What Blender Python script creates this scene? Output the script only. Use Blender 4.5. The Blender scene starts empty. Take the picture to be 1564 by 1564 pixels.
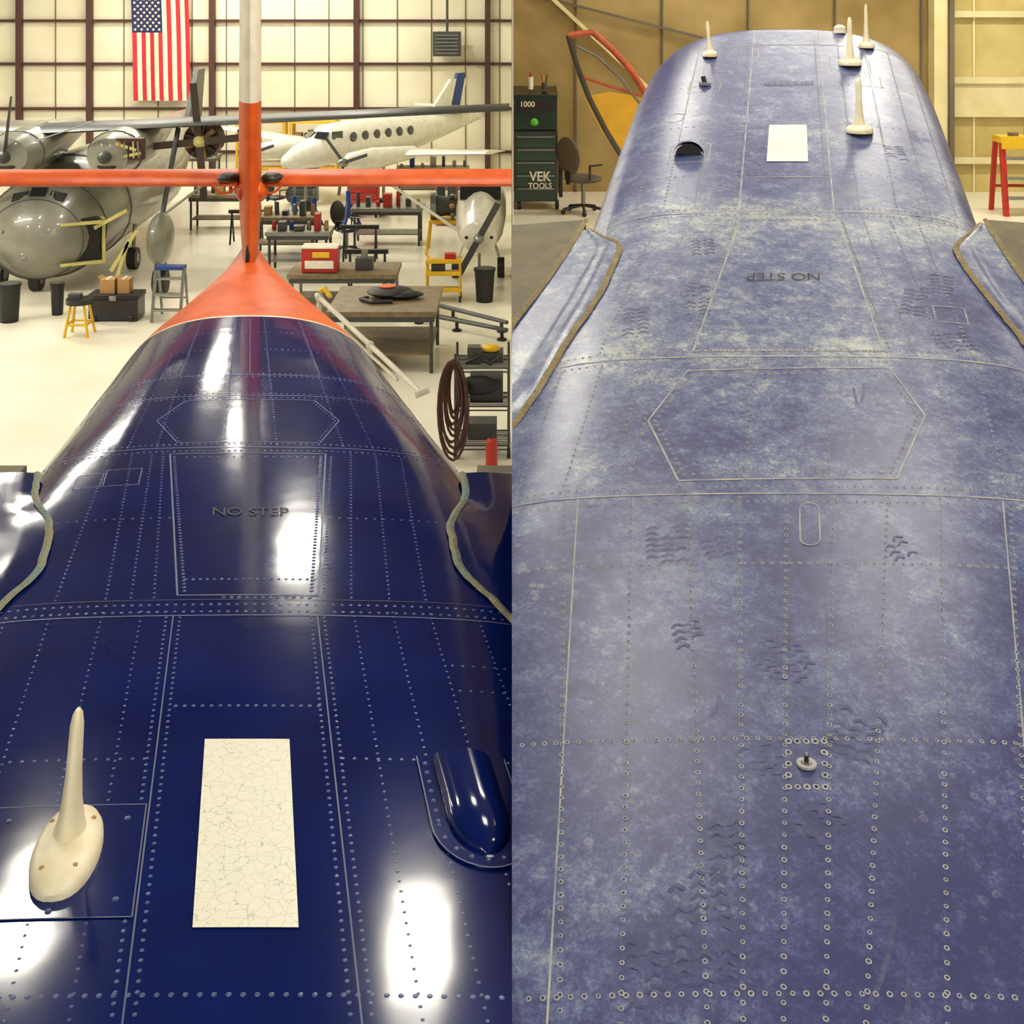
import bpy, bmesh, math, random
from mathutils import Vector, Matrix
random.seed(4)
S=bpy.context.scene
S.view_settings.view_transform='Standard'
COL=S.collection
EYE=5.5   # eye height above the main hangar floor (metres)

# ------------------------------------------------------------------ materials
def srgb(r,g,b):
    f=lambda c:(c/255/12.92 if c/255<=.04045 else ((c/255+.055)/1.055)**2.4)
    return (f(r),f(g),f(b),1)
MATS={}
def mat(name,c,rough=.5,metal=0.,c2=None,scale=6.,bump=0.,bscale=None,coat=0.,emit=0.,lo=.35,hi=.65,spec=.5):
    if name in MATS: return MATS[name]
    m=bpy.data.materials.new(name); m.use_nodes=True
    nt=m.node_tree; N=nt.nodes; L=nt.links; p=N['Principled BSDF']
    p.inputs['Base Color'].default_value=c; p.inputs['Roughness'].default_value=rough
    p.inputs['Metallic'].default_value=metal; p.inputs['Coat Weight'].default_value=coat
    p.inputs['Coat Roughness'].default_value=.05
    p.inputs['Specular IOR Level'].default_value=spec
    tc=N.new('ShaderNodeTexCoord')
    if c2 is None: c2=tuple(x*.86 for x in c[:3])+(1,)
    n=N.new('ShaderNodeTexNoise'); n.inputs['Scale'].default_value=scale; n.inputs['Detail'].default_value=5
    L.new(tc.outputs['Object'],n.inputs['Vector'])
    r=N.new('ShaderNodeValToRGB'); r.color_ramp.elements[0].position=lo; r.color_ramp.elements[1].position=hi
    r.color_ramp.elements[0].color=c; r.color_ramp.elements[1].color=c2
    L.new(n.outputs['Fac'],r.inputs['Fac']); L.new(r.outputs['Color'],p.inputs['Base Color'])
    if bump:
        n2=N.new('ShaderNodeTexNoise'); n2.inputs['Scale'].default_value=bscale or scale; n2.inputs['Detail'].default_value=2
        L.new(tc.outputs['Object'],n2.inputs['Vector'])
        b=N.new('ShaderNodeBump'); b.inputs['Strength'].default_value=bump; b.inputs['Distance'].default_value=.05
        L.new(n2.outputs['Fac'],b.inputs['Height']); L.new(b.outputs['Normal'],p.inputs['Normal'])
        if coat: L.new(b.outputs['Normal'],p.inputs['Coat Normal'])
    if emit:
        p.inputs['Emission Color'].default_value=c; p.inputs['Emission Strength'].default_value=emit
    MATS[name]=m; return m

blue=mat('blue_gloss_paint',srgb(9,27,90),.10,c2=srgb(8,21,76),scale=3,bump=.035,bscale=3.0,spec=.24)
rivblue=mat('rivet_blue',srgb(46,64,116),.3)
seamblue=mat('seam_blue',srgb(58,72,116),.4)
seamfaint=mat('seam_faint',srgb(36,50,100),.4)
seamdark=mat('seam_dark',srgb(12,16,45),.5)
orange=mat('orange_paint',srgb(212,90,20),.42,c2=srgb(190,72,18),scale=7,bump=.04,bscale=3,spec=.3)
white=mat('white_paint',srgb(232,228,212),.35)
cream=mat('antenna_cream',srgb(232,224,198),.4,c2=srgb(222,210,178),scale=20)
sealant=mat('tan_sealant',srgb(128,122,92),.7,c2=srgb(92,126,124),scale=4,bump=.4,bscale=40,lo=.42,hi=.72)
sealtan=mat('tan_sealant_dry',srgb(140,126,90),.8,c2=srgb(118,104,72),scale=14,bump=.4,bscale=40)
wingrey=mat('wing_root_grey',srgb(84,78,62),.7,c2=srgb(104,94,70),scale=9)
black=mat('black_rubber',srgb(22,22,24),.5)
blackgl=mat('black_plastic',srgb(30,28,30),.3)
textm=mat('stencil_black',srgb(20,20,30),.6)
textf=mat('stencil_faded',srgb(70,74,106),.6)
grey=mat('grey_aircraft_paint',srgb(134,133,120),.3,c2=srgb(116,115,104),scale=2,coat=.4)
greyd=mat('grey_dark_paint',srgb(66,68,66),.4)
steel=mat('steel',srgb(150,150,145),.3,metal=.8)
alu=mat('primer_yellow',srgb(205,195,120),.5)
wood=mat('wood_top',srgb(128,110,82),.5,c2=srgb(104,88,62),scale=8)
yellow=mat('yellow_paint',srgb(225,180,30),.4)
red=mat('red_paint',srgb(180,40,25),.4)
bluej=mat('jack_blue',srgb(25,60,130),.4)
card=mat('cardboard',srgb(175,135,85),.8)
brownh=mat('brown_hose',srgb(70,34,28),.5)
glass=mat('dark_glass',srgb(35,38,42),.08,coat=1)
brown=mat('brown_steel_frame',srgb(74,38,32),.5)
green=mat('green_enamel',srgb(18,44,32),.25,coat=.6)
chairm=mat('chair_fabric',srgb(92,84,70),.9)

def cracked():
    m=bpy.data.materials.new('cracked_white_paint'); m.use_nodes=True
    nt=m.node_tree;N=nt.nodes;L=nt.links;p=N['Principled BSDF']
    tc=N.new('ShaderNodeTexCoord'); v=N.new('ShaderNodeTexVoronoi'); v.feature='DISTANCE_TO_EDGE'; v.inputs['Scale'].default_value=38
    nz=N.new('ShaderNodeTexNoise'); nz.inputs['Scale'].default_value=30
    mx=N.new('ShaderNodeMixRGB'); mx.inputs[0].default_value=.03
    L.new(tc.outputs['Object'],nz.inputs['Vector']); L.new(tc.outputs['Object'],mx.inputs[1]); L.new(nz.outputs['Color'],mx.inputs[2])
    L.new(mx.outputs[0],v.inputs['Vector'])
    r=N.new('ShaderNodeValToRGB'); r.color_ramp.elements[0].position=.0; r.color_ramp.elements[1].position=.024
    r.color_ramp.elements[0].color=srgb(168,172,148); r.color_ramp.elements[1].color=srgb(226,224,208)
    L.new(v.outputs['Distance'],r.inputs['Fac']); L.new(r.outputs['Color'],p.inputs['Base Color'])
    p.inputs['Roughness'].default_value=.35
    return m
crackm=cracked()

def sanded():
    m=bpy.data.materials.new('sanded_blue_paint'); m.use_nodes=True
    nt=m.node_tree;N=nt.nodes;L=nt.links;p=N['Principled BSDF']
    tc=N.new('ShaderNodeTexCoord')
    def noise(s,d,rg=.6,vec=None):
        n=N.new('ShaderNodeTexNoise'); n.inputs['Scale'].default_value=s; n.inputs['Detail'].default_value=d; n.inputs['Roughness'].default_value=rg
        L.new(vec or tc.outputs['Object'],n.inputs['Vector']); return n.outputs['Fac']
    def math_(op,a,b):
        n=N.new('ShaderNodeMath'); n.operation=op
        for i,x in enumerate((a,b)):
            if isinstance(x,(int,float)): n.inputs[i].default_value=x
            else: L.new(x,n.inputs[i])
        return n.outputs[0]
    def ramp(f,stops):
        r=N.new('ShaderNodeValToRGB'); e=r.color_ramp.elements
        e[0].position=stops[0][0]; e[0].color=stops[0][1]; e[1].position=stops[-1][0]; e[1].color=stops[-1][1]
        for q,c in stops[1:-1]: x=e.new(q); x.color=c
        L.new(f,r.inputs['Fac']); return r.outputs['Color']
    g=lambda x:(x,x,x,1)
    sx=N.new('ShaderNodeSeparateXYZ'); L.new(tc.outputs['Object'],sx.inputs[0])
    yy=math_('DIVIDE',sx.outputs['Y'],10)
    yd=ramp(yy,[(0.22,g(.12)),(.30,g(.20)),(.36,g(.30)),(.384,g(.52)),(.41,g(.36)),(.445,g(.44)),(.462,g(.66)),(.49,g(.50)),(.55,g(.54)),(.585,g(.68)),(.61,g(.40)),(.72,g(.34)),(.9,g(.32))])
    n1=noise(1.5,4); n2=noise(7,8,.75); n3=noise(90,5,.9); n4=noise(22,6,.8); n5=noise(3.2,5,.7)
    d=yd
    for s_,k in((n1,1.1),(n2,1.3),(n3,1.5),(n4,1.4),(n5,.8)): d=math_('ADD',d,math_('MULTIPLY',math_('SUBTRACT',s_,.5),k))
    col=ramp(d,[(0,srgb(50,56,102)),(.3,srgb(70,77,124)),(.6,srgb(102,113,146)),(1,srgb(168,174,172))])
    v=N.new('ShaderNodeTexVoronoi'); v.inputs['Scale'].default_value=34; L.new(tc.outputs['Object'],v.inputs['Vector'])
    ring=ramp(v.outputs['Distance'],[(0,g(.5)),(.16,g(.4)),(.26,g(1)),(.38,g(0)),(1,g(0))])
    msk=ramp(noise(1.9,5),[(.50,g(0)),(.66,g(.5))])
    rm=math_('MULTIPLY',math_('MULTIPLY',ring,msk),ramp(n4,[(.45,g(0)),(.6,g(1))]))
    mx=N.new('ShaderNodeMixRGB'); L.new(rm,mx.inputs[0]); L.new(col,mx.inputs[1]); mx.inputs[2].default_value=srgb(176,174,180)
    L.new(mx.outputs[0],p.inputs['Base Color'])
    p.inputs['Roughness'].default_value=.32; p.inputs['Specular IOR Level'].default_value=.32
    bp=N.new('ShaderNodeBump'); bp.inputs['Strength'].default_value=.10; bp.inputs['Distance'].default_value=.01
    L.new(n2,bp.inputs['Height']); L.new(bp.outputs['Normal'],p.inputs['Normal'])
    return m
sand=sanded()
rivpale=mat('rivet_dusty',srgb(168,170,170),.6)
rivdark=mat('rivet_centre',srgb(52,54,80),.6)
seampale=mat('seam_dusty',srgb(172,170,156),.7,c2=srgb(122,128,146),scale=10)
scuff=mat('boot_scuff',srgb(44,50,94),.5,c2=srgb(64,70,114),scale=60,lo=.4,hi=.6)

# ------------------------------------------------------------------ mesh builder
class MB:
    def __init__(s,M=None): s.v=[];s.f=[];s.m=[];s.mats=[];s.M=M or Matrix()
    def mi(s,mt):
        if mt not in s.mats: s.mats.append(mt)
        return s.mats.index(mt)
    def add(s,vs,fs,mt):
        o=len(s.v); k=s.mi(mt)
        s.v+= [tuple(s.M@Vector(v)) for v in vs]
        s.f+= [tuple(i+o for i in f) for f in fs]; s.m+=[k]*len(fs)
    def box(s,c,sz,mt,rx=0,ry=0,rz=0,taper=1.):
        R=Matrix.Rotation(rz,3,'Z')@Matrix.Rotation(ry,3,'Y')@Matrix.Rotation(rx,3,'X')
        vs=[]
        for z in(-.5,.5):
            t=taper if z>0 else 1
            for x,y in((-.5,-.5),(.5,-.5),(.5,.5),(-.5,.5)):
                vs.append(Vector(c)+R@Vector((x*sz[0]*t,y*sz[1]*t,z*sz[2])))
        s.add(vs,[(3,2,1,0),(4,5,6,7),(0,1,5,4),(1,2,6,5),(2,3,7,6),(3,0,4,7)],mt)
    def cyl(s,a,b,r,mt,r2=None,n=12):
        a=Vector(a);b=Vector(b);r2=r if r2 is None else r2
        d=(b-a).normalized(); x=d.orthogonal().normalized(); y=d.cross(x)
        vs=[]
        for p,rr in((a,r),(b,r2)):
            for i in range(n):
                t=2*math.pi*i/n; vs.append(p+(x*math.cos(t)+y*math.sin(t))*rr)
        fs=[(i,(i+1)%n,n+(i+1)%n,n+i) for i in range(n)]+[tuple(range(n-1,-1,-1)),tuple(range(n,2*n))]
        s.add(vs,fs,mt)
    def tube(s,pts,r,mt,n=8):
        for a,b in zip(pts,pts[1:]): s.cyl(a,b,r,mt,n=n)
        for p in pts[1:-1]: s.ell(p,(r,r,r),mt,nu=8,nv=5)
    def ell(s,c,r,mt,R=None,nu=18,nv=10):
        R=R or Matrix.Identity(3); vs=[];fs=[]
        for j in range(nv+1):
            ph=math.pi*j/nv
            for i in range(nu):
                t=2*math.pi*i/nu
                vs.append(Vector(c)+R@Vector((r[0]*math.sin(ph)*math.cos(t),r[1]*math.sin(ph)*math.sin(t),r[2]*math.cos(ph))))
        for j in range(nv):
            for i in range(nu):
                a=j*nu+i;b=j*nu+(i+1)%nu
                fs.append((a,a+nu,b+nu,b))
        s.add(vs,fs,mt)
    def loft(s,rings,mt,cap=True,mfun=None):
        n=len(rings[0]); vs=[p for r in rings for p in r]
        base=len(s.v); s.v+=[tuple(s.M@Vector(p)) for p in vs]
        for j in range(len(rings)-1):
            k=s.mi(mfun(j) if mfun else mt)
            for i in range(n):
                a=base+j*n+i;b=base+j*n+(i+1)%n
                s.f.append((a,b,b+n,a+n)); s.m.append(k)
        if cap:
            s.f.append(tuple(base+i for i in range(n-1,-1,-1))); s.m.append(s.mi(mfun(0) if mfun else mt))
            s.f.append(tuple(base+(len(rings)-1)*n+i for i in range(n))); s.m.append(s.mi(mfun(len(rings)-2) if mfun else mt))
    def prism(s,poly,depth,mt,O=(0,0,0),U=(1,0,0),V=(0,0,1)):
        O=Vector(O);U=Vector(U);V=Vector(V);W=U.cross(V).normalized()*depth
        n=len(poly); vs=[O+U*a+V*b for a,b in poly]; vs+= [v+W for v in vs]
        s.add(vs,[tuple(range(n)),tuple(range(2*n-1,n-1,-1))]+[(i,i+n,(i+1)%n+n,(i+1)%n) for i in range(n)],mt)
    def wing(s,a,b,ca,cb,th,mt):
        rings=[]
        for p,c in((a,ca),(b,cb)):
            ring=[]
            for q,h in((0,0),(.03,.35),(.15,.8),(.35,1),(.7,.55),(1,.05),(1,-.02),(.6,-.2),(.15,-.4),(.03,-.25)):
                ring.append(Vector(p)+Vector((0,q*c,h*th*c)))
            rings.append(ring)
        s.loft(rings,mt)
    def out(s,name,parent=None,clip=0,bevel=0,ang=38,flat=False):
        me=bpy.data.meshes.new(name); me.from_pydata(s.v,[],s.f)
        for m in s.mats: me.materials.append(m)
        me.polygons.foreach_set('material_index',s.m); me.update()
        bm=bmesh.new(); bm.from_mesh(me)
        if not flat: bmesh.ops.recalc_face_normals(bm,faces=bm.faces)
        if clip:
            bmesh.ops.bisect_plane(bm,geom=bm.verts[:]+bm.edges[:]+bm.faces[:],plane_co=(0,0,0),plane_no=(1,0,0),
                clear_outer=clip<0,clear_inner=clip>0)
        bm.to_mesh(me); bm.free()
        if not flat:
            me.polygons.foreach_set('use_smooth',[True]*len(me.polygons))
            me.set_sharp_from_angle(angle=math.radians(ang))
        o=bpy.data.objects.new(name,me); COL.objects.link(o)
        if parent: o.parent=parent
        if bevel:
            b=o.modifiers.new('b','BEVEL'); b.width=bevel; b.segments=2; b.limit_method='ANGLE'
        return o
def empty(name):
    e=bpy.data.objects.new(name,None); COL.objects.link(e); return e
def text_mesh(name,body,fn,mt,parent=None,bold=.0):
    cu=bpy.data.curves.new(name,'FONT'); cu.body=body; cu.align_x='CENTER'; cu.align_y='CENTER'; cu.offset=bold
    o=bpy.data.objects.new(name+'_tmp',cu); COL.objects.link(o)
    dg=bpy.context.evaluated_depsgraph_get(); me=bpy.data.meshes.new_from_object(o.evaluated_get(dg))
    bpy.data.objects.remove(o)
    for v in me.vertices: v.co=fn(v.co.x,v.co.y)
    me.materials.clear(); me.materials.append(mt); me.name=name
    q=bpy.data.objects.new(name,me); COL.objects.link(q)
    if parent: q.parent=parent
    return q

# ------------------------------------------------------------------ fuselage skin
def hermite(t,x):
    if x<=t[0][0]: return t[0][1]
    if x>=t[-1][0]: return t[-1][1]
    for i in range(len(t)-1):
        if t[i][0]<=x<=t[i+1][0]:
            x0,y0=t[i];x1,y1=t[i+1];h=x1-x0;d=(y1-y0)/h
            dm=(y0-t[i-1][1])/(x0-t[i-1][0]) if i>0 else d
            dp=(t[i+2][1]-y1)/(t[i+2][0]-x1) if i+2<len(t) else d
            m0=0 if dm*d<=0 else 2*dm*d/(dm+d); m1=0 if dp*d<=0 else 2*dp*d/(dp+d)
            s=(x-x0)/h
            return (2*s**3-3*s*s+1)*y0+(s**3-2*s*s+s)*h*m0+(-2*s**3+3*s*s)*y1+(s**3-s*s)*h*m1
class Skin:
    def __init__(s,k,crown,w,b,n,belly,clip):
        s.k=k;s.crown=crown;s.w=w;s.b=b;s.n=n;s.belly=belly;s.clip=clip
    def drop(s,u,Y):
        w=hermite(s.w,Y);b=hermite(s.b,Y);n=hermite(s.n,Y)
        r=min(.99999,abs(u)/w); return b*(1-(1-r**n)**(1/n))+.03*r*r
    def P(s,u,Y,lift=0):
        return Vector((s.k*Y+u,Y,s.crown(Y)-s.drop(u,Y)+lift))
    def frame(s,u,Y):
        e=.01; a=(s.P(u+e,Y)-s.P(u-e,Y)).normalized(); b=(s.P(u,Y+e)-s.P(u,Y-e)).normalized()
        n=a.cross(b).normalized(); return a,n.cross(a),n
    def body(s,ys,mfun,name,parent):
        mb=MB(); rings=[]
        for Y in ys:
            w=hermite(s.w,Y); zb=s.crown(Y)-hermite(s.belly,Y); zs=s.crown(Y)-hermite(s.b,Y)
            top=[]
            for i in range(71):
                u=w*math.sin(-math.pi/2+math.pi*i/70); top.append(s.P(u,Y))
            bot=[]
            for i in range(1,14):
                a=math.pi*i/14; x=w*math.cos(a); z=zs-.03-(zs-zb)*max(0,math.sin(a))**.6
                bot.append(Vector((s.k*Y+x,Y,z)))
            rings.append(top+bot)
        mb.loft(rings,None,mfun=mfun)
        return mb.out(name,parent,clip=s.clip,ang=60)
    def side_ok(s,p,r=0): return (p.x*s.clip)>r if s.clip else True
def rivets(sk,mb,p0,p1,sp,r=.006,kind=0,h=None):
    L=math.hypot(p1[0]-p0[0],p1[1]-p0[1]); n=max(1,int(L/sp))
    for i in range(n+1):
        t=i/n; u=p0[0]+(p1[0]-p0[0])*t; Y=p0[1]+(p1[1]-p0[1])*t
        if abs(u)>hermite(sk.w,Y)*.985: continue
        c=sk.P(u,Y)
        if not sk.side_ok(c,r): continue
        a,b,nn=sk.frame(u,Y); k=8
        if kind==0:
            hh=h or r*.35; vs=[]
            for rr,z in((r,-.0005),(r*.72,hh*.75)):
                for j in range(k):
                    q=2*math.pi*j/k; vs.append(c+(a*math.cos(q)+b*math.sin(q))*rr+nn*z)
            vs.append(c+nn*hh)
            fs=[(j,(j+1)%k,k+(j+1)%k,k+j) for j in range(k)]+[(k+j,k+(j+1)%k,2*k) for j in range(k)]
            mb.add(vs,fs,rivblue)
        else:
            r1=r*random.uniform(.85,1.1); vs=[]
            for rr,z in((r1,.0012),(r1*.66,.0022),(r1*.58,.0016)):
                for j in range(k):
                    q=2*math.pi*j/k; vs.append(c+(a*math.cos(q)+b*math.sin(q))*rr+nn*z)
            fs=[(j,(j+1)%k,k+(j+1)%k,k+j) for j in range(k)]
            mb.add(vs,fs+[(k+j,k+(j+1)%k,2*k+(j+1)%k,2*k+j) for j in range(k)],rivpale)
            mb.add(vs[2*k:],[tuple(range(k))],rivdark)
def ribbon(sk,mb,pts,wd,mt,lift=.0015,step=.04):
    for (u0,y0),(u1,y1) in zip(pts,pts[1:]):
        L=math.hypot(u1-u0,y1-y0); n=max(1,int(L/step)); dx,dy=(u1-u0)/L,(y1-y0)/L
        vs=[]
        for i in range(n+1):
            t=i/n;u=u0+(u1-u0)*t;y=y0+(y1-y0)*t
            for sg in(-1,1):
                vs.append(sk.P(u-dy*wd/2*sg,y+dx*wd/2*sg,lift))
        fs=[(2*i,2*i+1,2*i+3,2*i+2) for i in range(n)]
        mb.add(vs,fs,mt)
def patch(sk,mb,c,mt,lift=.002,n=10,m=16):
    vs=[]
    for j in range(m+1):
        for i in range(n+1):
            a=i/n;b=j/m
            u=(c[0][0]*(1-a)+c[1][0]*a)*(1-b)+(c[3][0]*(1-a)+c[2][0]*a)*b
            y=(c[0][1]*(1-a)+c[1][1]*a)*(1-b)+(c[3][1]*(1-a)+c[2][1]*a)*b
            vs.append(sk.P(u,y,lift))
    fs=[(j*(n+1)+i,j*(n+1)+i+1,(j+1)*(n+1)+i+1,(j+1)*(n+1)+i) for j in range(m) for i in range(n)]
    mb.add(vs,fs,mt)
def fairing(sk,name,parent,inner,outer,mi,sealm,flare=.10,skirt=.14,bulge=.02,sw=.016):
    mb=MB(); n=40; m=16
    ti=sorted([(p[1],p[0]) for p in inner]); to=sorted([(p[1],p[0]) for p in outer])
    y0,y1=ti[0][0],ti[-1][0]; vs=[]
    for j in range(n+1):
        Y=y0+(y1-y0)*j/n; a=hermite(ti,Y); b=hermite(to,Y)
        wmax=hermite(sk.w,Y)*.86
        for i in range(m+1):
            t=i/m; u=a+(b-a)*t
            uu=max(-wmax,min(wmax,u))
            z=sk.crown(Y)-sk.drop(uu,Y)+.008-flare*max(0,abs(u)-abs(uu))
            if abs(u)<abs(a)+1e-6: z=max(z,sk.crown(Y)-sk.drop(u,Y)+.008)
            z+= bulge*math.sin(math.pi*min(1,t*2.5))
            vs.append(Vector((sk.k*Y+u,Y,z)))
    mb.add(vs,[(j*(m+1)+i,j*(m+1)+i+1,(j+1)*(m+1)+i+1,(j+1)*(m+1)+i) for j in range(n) for i in range(m)],mi)
    low=[v-Vector((0,0,skirt)) for v in vs]
    rim=[j*(m+1)+m for j in range(n+1)]
    mb.add([vs[k] for k in rim]+[low[k] for k in rim],[(i,i+1,n+2+i,n+1+i) for i in range(n)],mi)
    for row in(0,n):
        rr=[row*(m+1)+i for i in range(m+1)]
        mb.add([vs[k] for k in rr]+[low[k] for k in rr],[(i,i+1,m+2+i,m+1+i) for i in range(m)],mi)
    mb.out(name,parent,clip=sk.clip,ang=50)
    sb=MB()
    pts=[vs[j*(m+1)]+Vector((random.uniform(-.003,.003),0,.002)) for j in range(n+1)]
    for a,b in zip(pts,pts[1:]):
        s_=Vector((sw,0,0))
        sb.add([a-s_,a+Vector((0,0,.006)),a+s_,b-s_,b+Vector((0,0,.006)),b+s_],[(0,1,4,3),(1,2,5,4)],sealm)
    sb.out(name+'_sealant',parent,clip=sk.clip)

# ================================================================== LEFT: glossy blue airplane
LA=empty('blue_airplane')
zL=EYE-1.8
sk=Skin(-.2,lambda Y:zL,
  [(-1,1.02),(3.6,1.0),(4.4,.97),(5.2,.92),(6.0,.85),(6.8,.775),(7.47,.70),(8.4,.44),(9.2,.2),(9.8,.08)],
  [(-1,.6),(4,.55),(5.2,.42),(6,.40),(7.47,.36),(8.6,.26),(9.8,.12)],
  [(-1,8),(4,7.5),(5.2,5),(6,3.7),(7.47,2.6),(9.8,2.0)],
  [(-1,1.7),(4,1.7),(6,1.4),(7.47,1.1),(9.8,.35)],-1)
ys=[-1+.1*i for i in range(30)]+[2+.05*i for i in range(109)]+[7.45,7.475]+[7.5+.06*i for i in range(39)]
ys=sorted(set(round(y,4) for y in ys if not(7.4<y<7.45)))
def mf(j):
    y=ys[j]; return blue if y<7.449 else white if y<7.474 else orange
sk.body(ys,mf,'fuselage',LA)
R=MB(); D=MB()
for x in(-.245,-.205,.178,.216): rivets(sk,R,(x,1.8),(x,3.82),.026,.005)
for x in(-.72,-.588,-.435,-.32,.305,.42,.53,.67,.8): rivets(sk,R,(x,1.8),(x,3.86),.03,.0042)
for x in(-.225,.197): ribbon(sk,D,[(x,1.6),(x,3.83)],.0035,seamblue)
rivets(sk,R,(-.95,2.37),(.95,2.37),.026); 
rivets(sk,R,(-.19,3.34),(.175,3.34),.022)
for a,b in((-.95,-.25),(.22,.95)): rivets(sk,R,(a,3.11),(b,3.11),.028,.005)
rivets(sk,R,(-.95,3.43),(-.66,3.43),.028,.005); rivets(sk,R,(.55,3.43),(.95,3.43),.028,.005); rivets(sk,R,(.55,3.56),(.95,3.56),.028,.005)
ribbon(sk,D,[(-.95,3.83),(.95,3.83)],.005,seamblue)
for Y in(3.855,3.90): rivets(sk,R,(-.9,Y),(.9,Y),.026)
rivets(sk,R,(-.08,3.945),(.18,3.945),.022,.007)
ribbon(sk,D,[(-.9,3.93),(.9,3.93)],.003,seamdark)
pan=[(-.22,3.96),(.207,3.96),(.300,5.20),(-.318,5.20)]
ribbon(sk,D,pan+[pan[0]],.006,seamblue)
rivets(sk,R,(-.20,3.99),(-.30,5.17),.024); rivets(sk,R,(.187,3.99),(.28,5.17),.024,.0075)
rivets(sk,R,(.225,3.99),(.32,5.17),.024)
rivets(sk,R,(-.2,4.07),(.2,4.07),.022); rivets(sk,R,(-.25,5.16),(.25,5.16),.03)
for a,b in((-.588,-.56),(-.435,-.47),(-.36,-.39),(.305,.40),(.42,.50),(.53,.60),(-.29,-.345)): rivets(sk,R,(a,3.95),(b,5.2),.03,.005)
for a,b in((-.7,-.28),(.25,.68)): rivets(sk,R,(a,4.557),(b,4.557),.03,.005)
for Y in(5.23,5.31): rivets(sk,R,(-.86,Y),(.86,Y),.024)
ribbon(sk,D,[(-.88,5.27),(.88,5.27)],.006,seamblue)
for Y in(5.93,5.99,6.26,6.31): rivets(sk,R,(-.82,Y),(.82,Y),.026,.005)
for Y in(5.96,6.285): ribbon(sk,D,[(-.80,Y),(.80,Y)],.006,seamblue)
oc=[(-.40,5.625),(-.289,5.90),(.29,5.90),(.3825,5.625),(.285,5.33),(-.296,5.33),(-.40,5.625)]
ribbon(sk,D,oc,.005,seamfaint)
for a,b in zip(oc,oc[1:]): rivets(sk,R,(a[0]*.95,a[1]),(b[0]*.95,b[1]),.03,.0045)
for f in(-.85,-.7,-.55,-.42,-.12,.12,.42,.55,.7,.85):
    rivets(sk,R,(f*.9,5.3),(f*.82,6.0),.035,.005); rivets(sk,R,(f*.82,6.0),(f*.65,7.4),.035,.005)
for f in(-.45,.45,0): ribbon(sk,D,[(f*.75,6.3),(f*.62,7.4)],.004,seamfaint)
for Y in(6.75,7.1): rivets(sk,R,(-.65,Y),(.65,Y),.03,.005)
for sm in((-.55,-.416,4.88,5.05),(-.66,-.56,4.88,5.02)):
    r4=[(sm[0],sm[2]),(sm[1],sm[2]),(sm[1],sm[3]),(sm[0],sm[3]),(sm[0],sm[2])]
    ribbon(sk,D,r4,.004,seamblue)
    for a,b in zip(r4,r4[1:]): rivets(sk,R,a,b,.03,.004)
pl=[(-.56,2.57),(-.232,2.57),(-.232,2.93),(-.56,2.93)]
patch(sk,D,pl,blue,.002); ribbon(sk,D,pl+[pl[0]],.003,seamblue,.0028)
for c in((-.27,2.62),(-.27,2.88),(-.53,2.62),(-.53,2.88),(-.40,2.59)): rivets(sk,R,c,(c[0]+.001,c[1]),.1,.008,0,.006)
R.out('rivets',LA,flat=False); D.out('panel_seams',LA,clip=-1)
W=MB(); patch(sk,W,[(-.1117,2.539),(.094,2.539),(.0956,3.186),(-.11,3.186)],crackm,.0025); W.out('white_marking_panel',LA)
text_mesh('no_step_stencil','NO STEP',lambda x,y:sk.P(-.0+x*.069,4.60+y*.10,.003),textm,LA)
inner=[(.84,5.17),(.80,4.87),(.69,4.5),(.67,4.2),(.74,3.95),(.80,3.75),(.93,3.4)]
for sg in(-1,1):
    nm='l' if sg<0 else 'r'
    fairing(sk,'wing_root_fairing_'+nm,LA,[(sg*u,y) for u,y in inner],[(sg*1.5,3.4),(sg*1.5,5.17)],blue,sealant,.08,.25,.012,.014)
    g=MB(); xa=-.2*5.25+sg*1.22; g.box((xa,5.24,zL-.13),(.62,.10,.10),wingrey); g.box((xa,5.18,zL-.085),(.62,.02,.03),sealant)
    g.out('wing_spar_stub_'+nm,LA,clip=-1)
vb=MB(); cu_=.50
def capsule(w,y0,y1,n=14):
    pts=[(cu_-w,y1),(cu_+w,y1)]
    pts+=[(cu_+w*math.cos(a),y0+w*1.25-w*1.25*math.sin(a)) for a in [math.pi*i/n for i in range(n+1)]]
    return pts
fl=capsule(.104,2.72,3.115); n=len(fl)
vb.add([sk.P(u,y,.001) for u,y in fl]+[sk.P(u,y,.006) for u,y in fl],[tuple(range(n,2*n))]+[(i,(i+1)%n,n+(i+1)%n,n+i) for i in range(n)],blue)
vs=[];fs=[];A=20;B=22
for j in range(B+1):
    t=j/B; y=2.765+t*.33
    half=.070*math.sqrt(max(0,1-(1-min(1,t*2.6))**2)); hh=.045*math.sqrt(max(0,1-(1-min(1,t*2.2))**2))*(1-.15*t)
    for i in range(A+1):
        a=math.pi*i/A; p=sk.P(cu_+half*math.cos(a),y,.004); p.z+=hh*math.sin(a)**.8; vs.append(p)
for j in range(B):
    for i in range(A): fs.append((j*(A+1)+i,j*(A+1)+i+1,(j+1)*(A+1)+i+1,(j+1)*(A+1)+i))
fs.append(tuple(B*(A+1)+i for i in range(A+1)))
vb.add(vs,fs,blue); 
vb.out('vent_fairing',LA,clip=-1)
fr=MB()
for u,y in capsule(.088,2.745,3.10,8)[2:]: 
    c=sk.P(u,y,.006)
    if c.x<-.005: fr.ell(c,(.006,.006,.003),rivblue,nu=8,nv=4)
for q in range(7):
    c=sk.P(cu_-.088,2.87+q*.036,.006); fr.ell(c,(.006,.006,.003),rivblue,nu=8,nv=4)
edge=[(u,y) for u,y in fl[1:]]+[fl[0]]
ribbon(sk,fr,edge,.003,seamblue,.0065,.02)
fr.out('vent_fairing_screws',LA,clip=-1)

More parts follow.
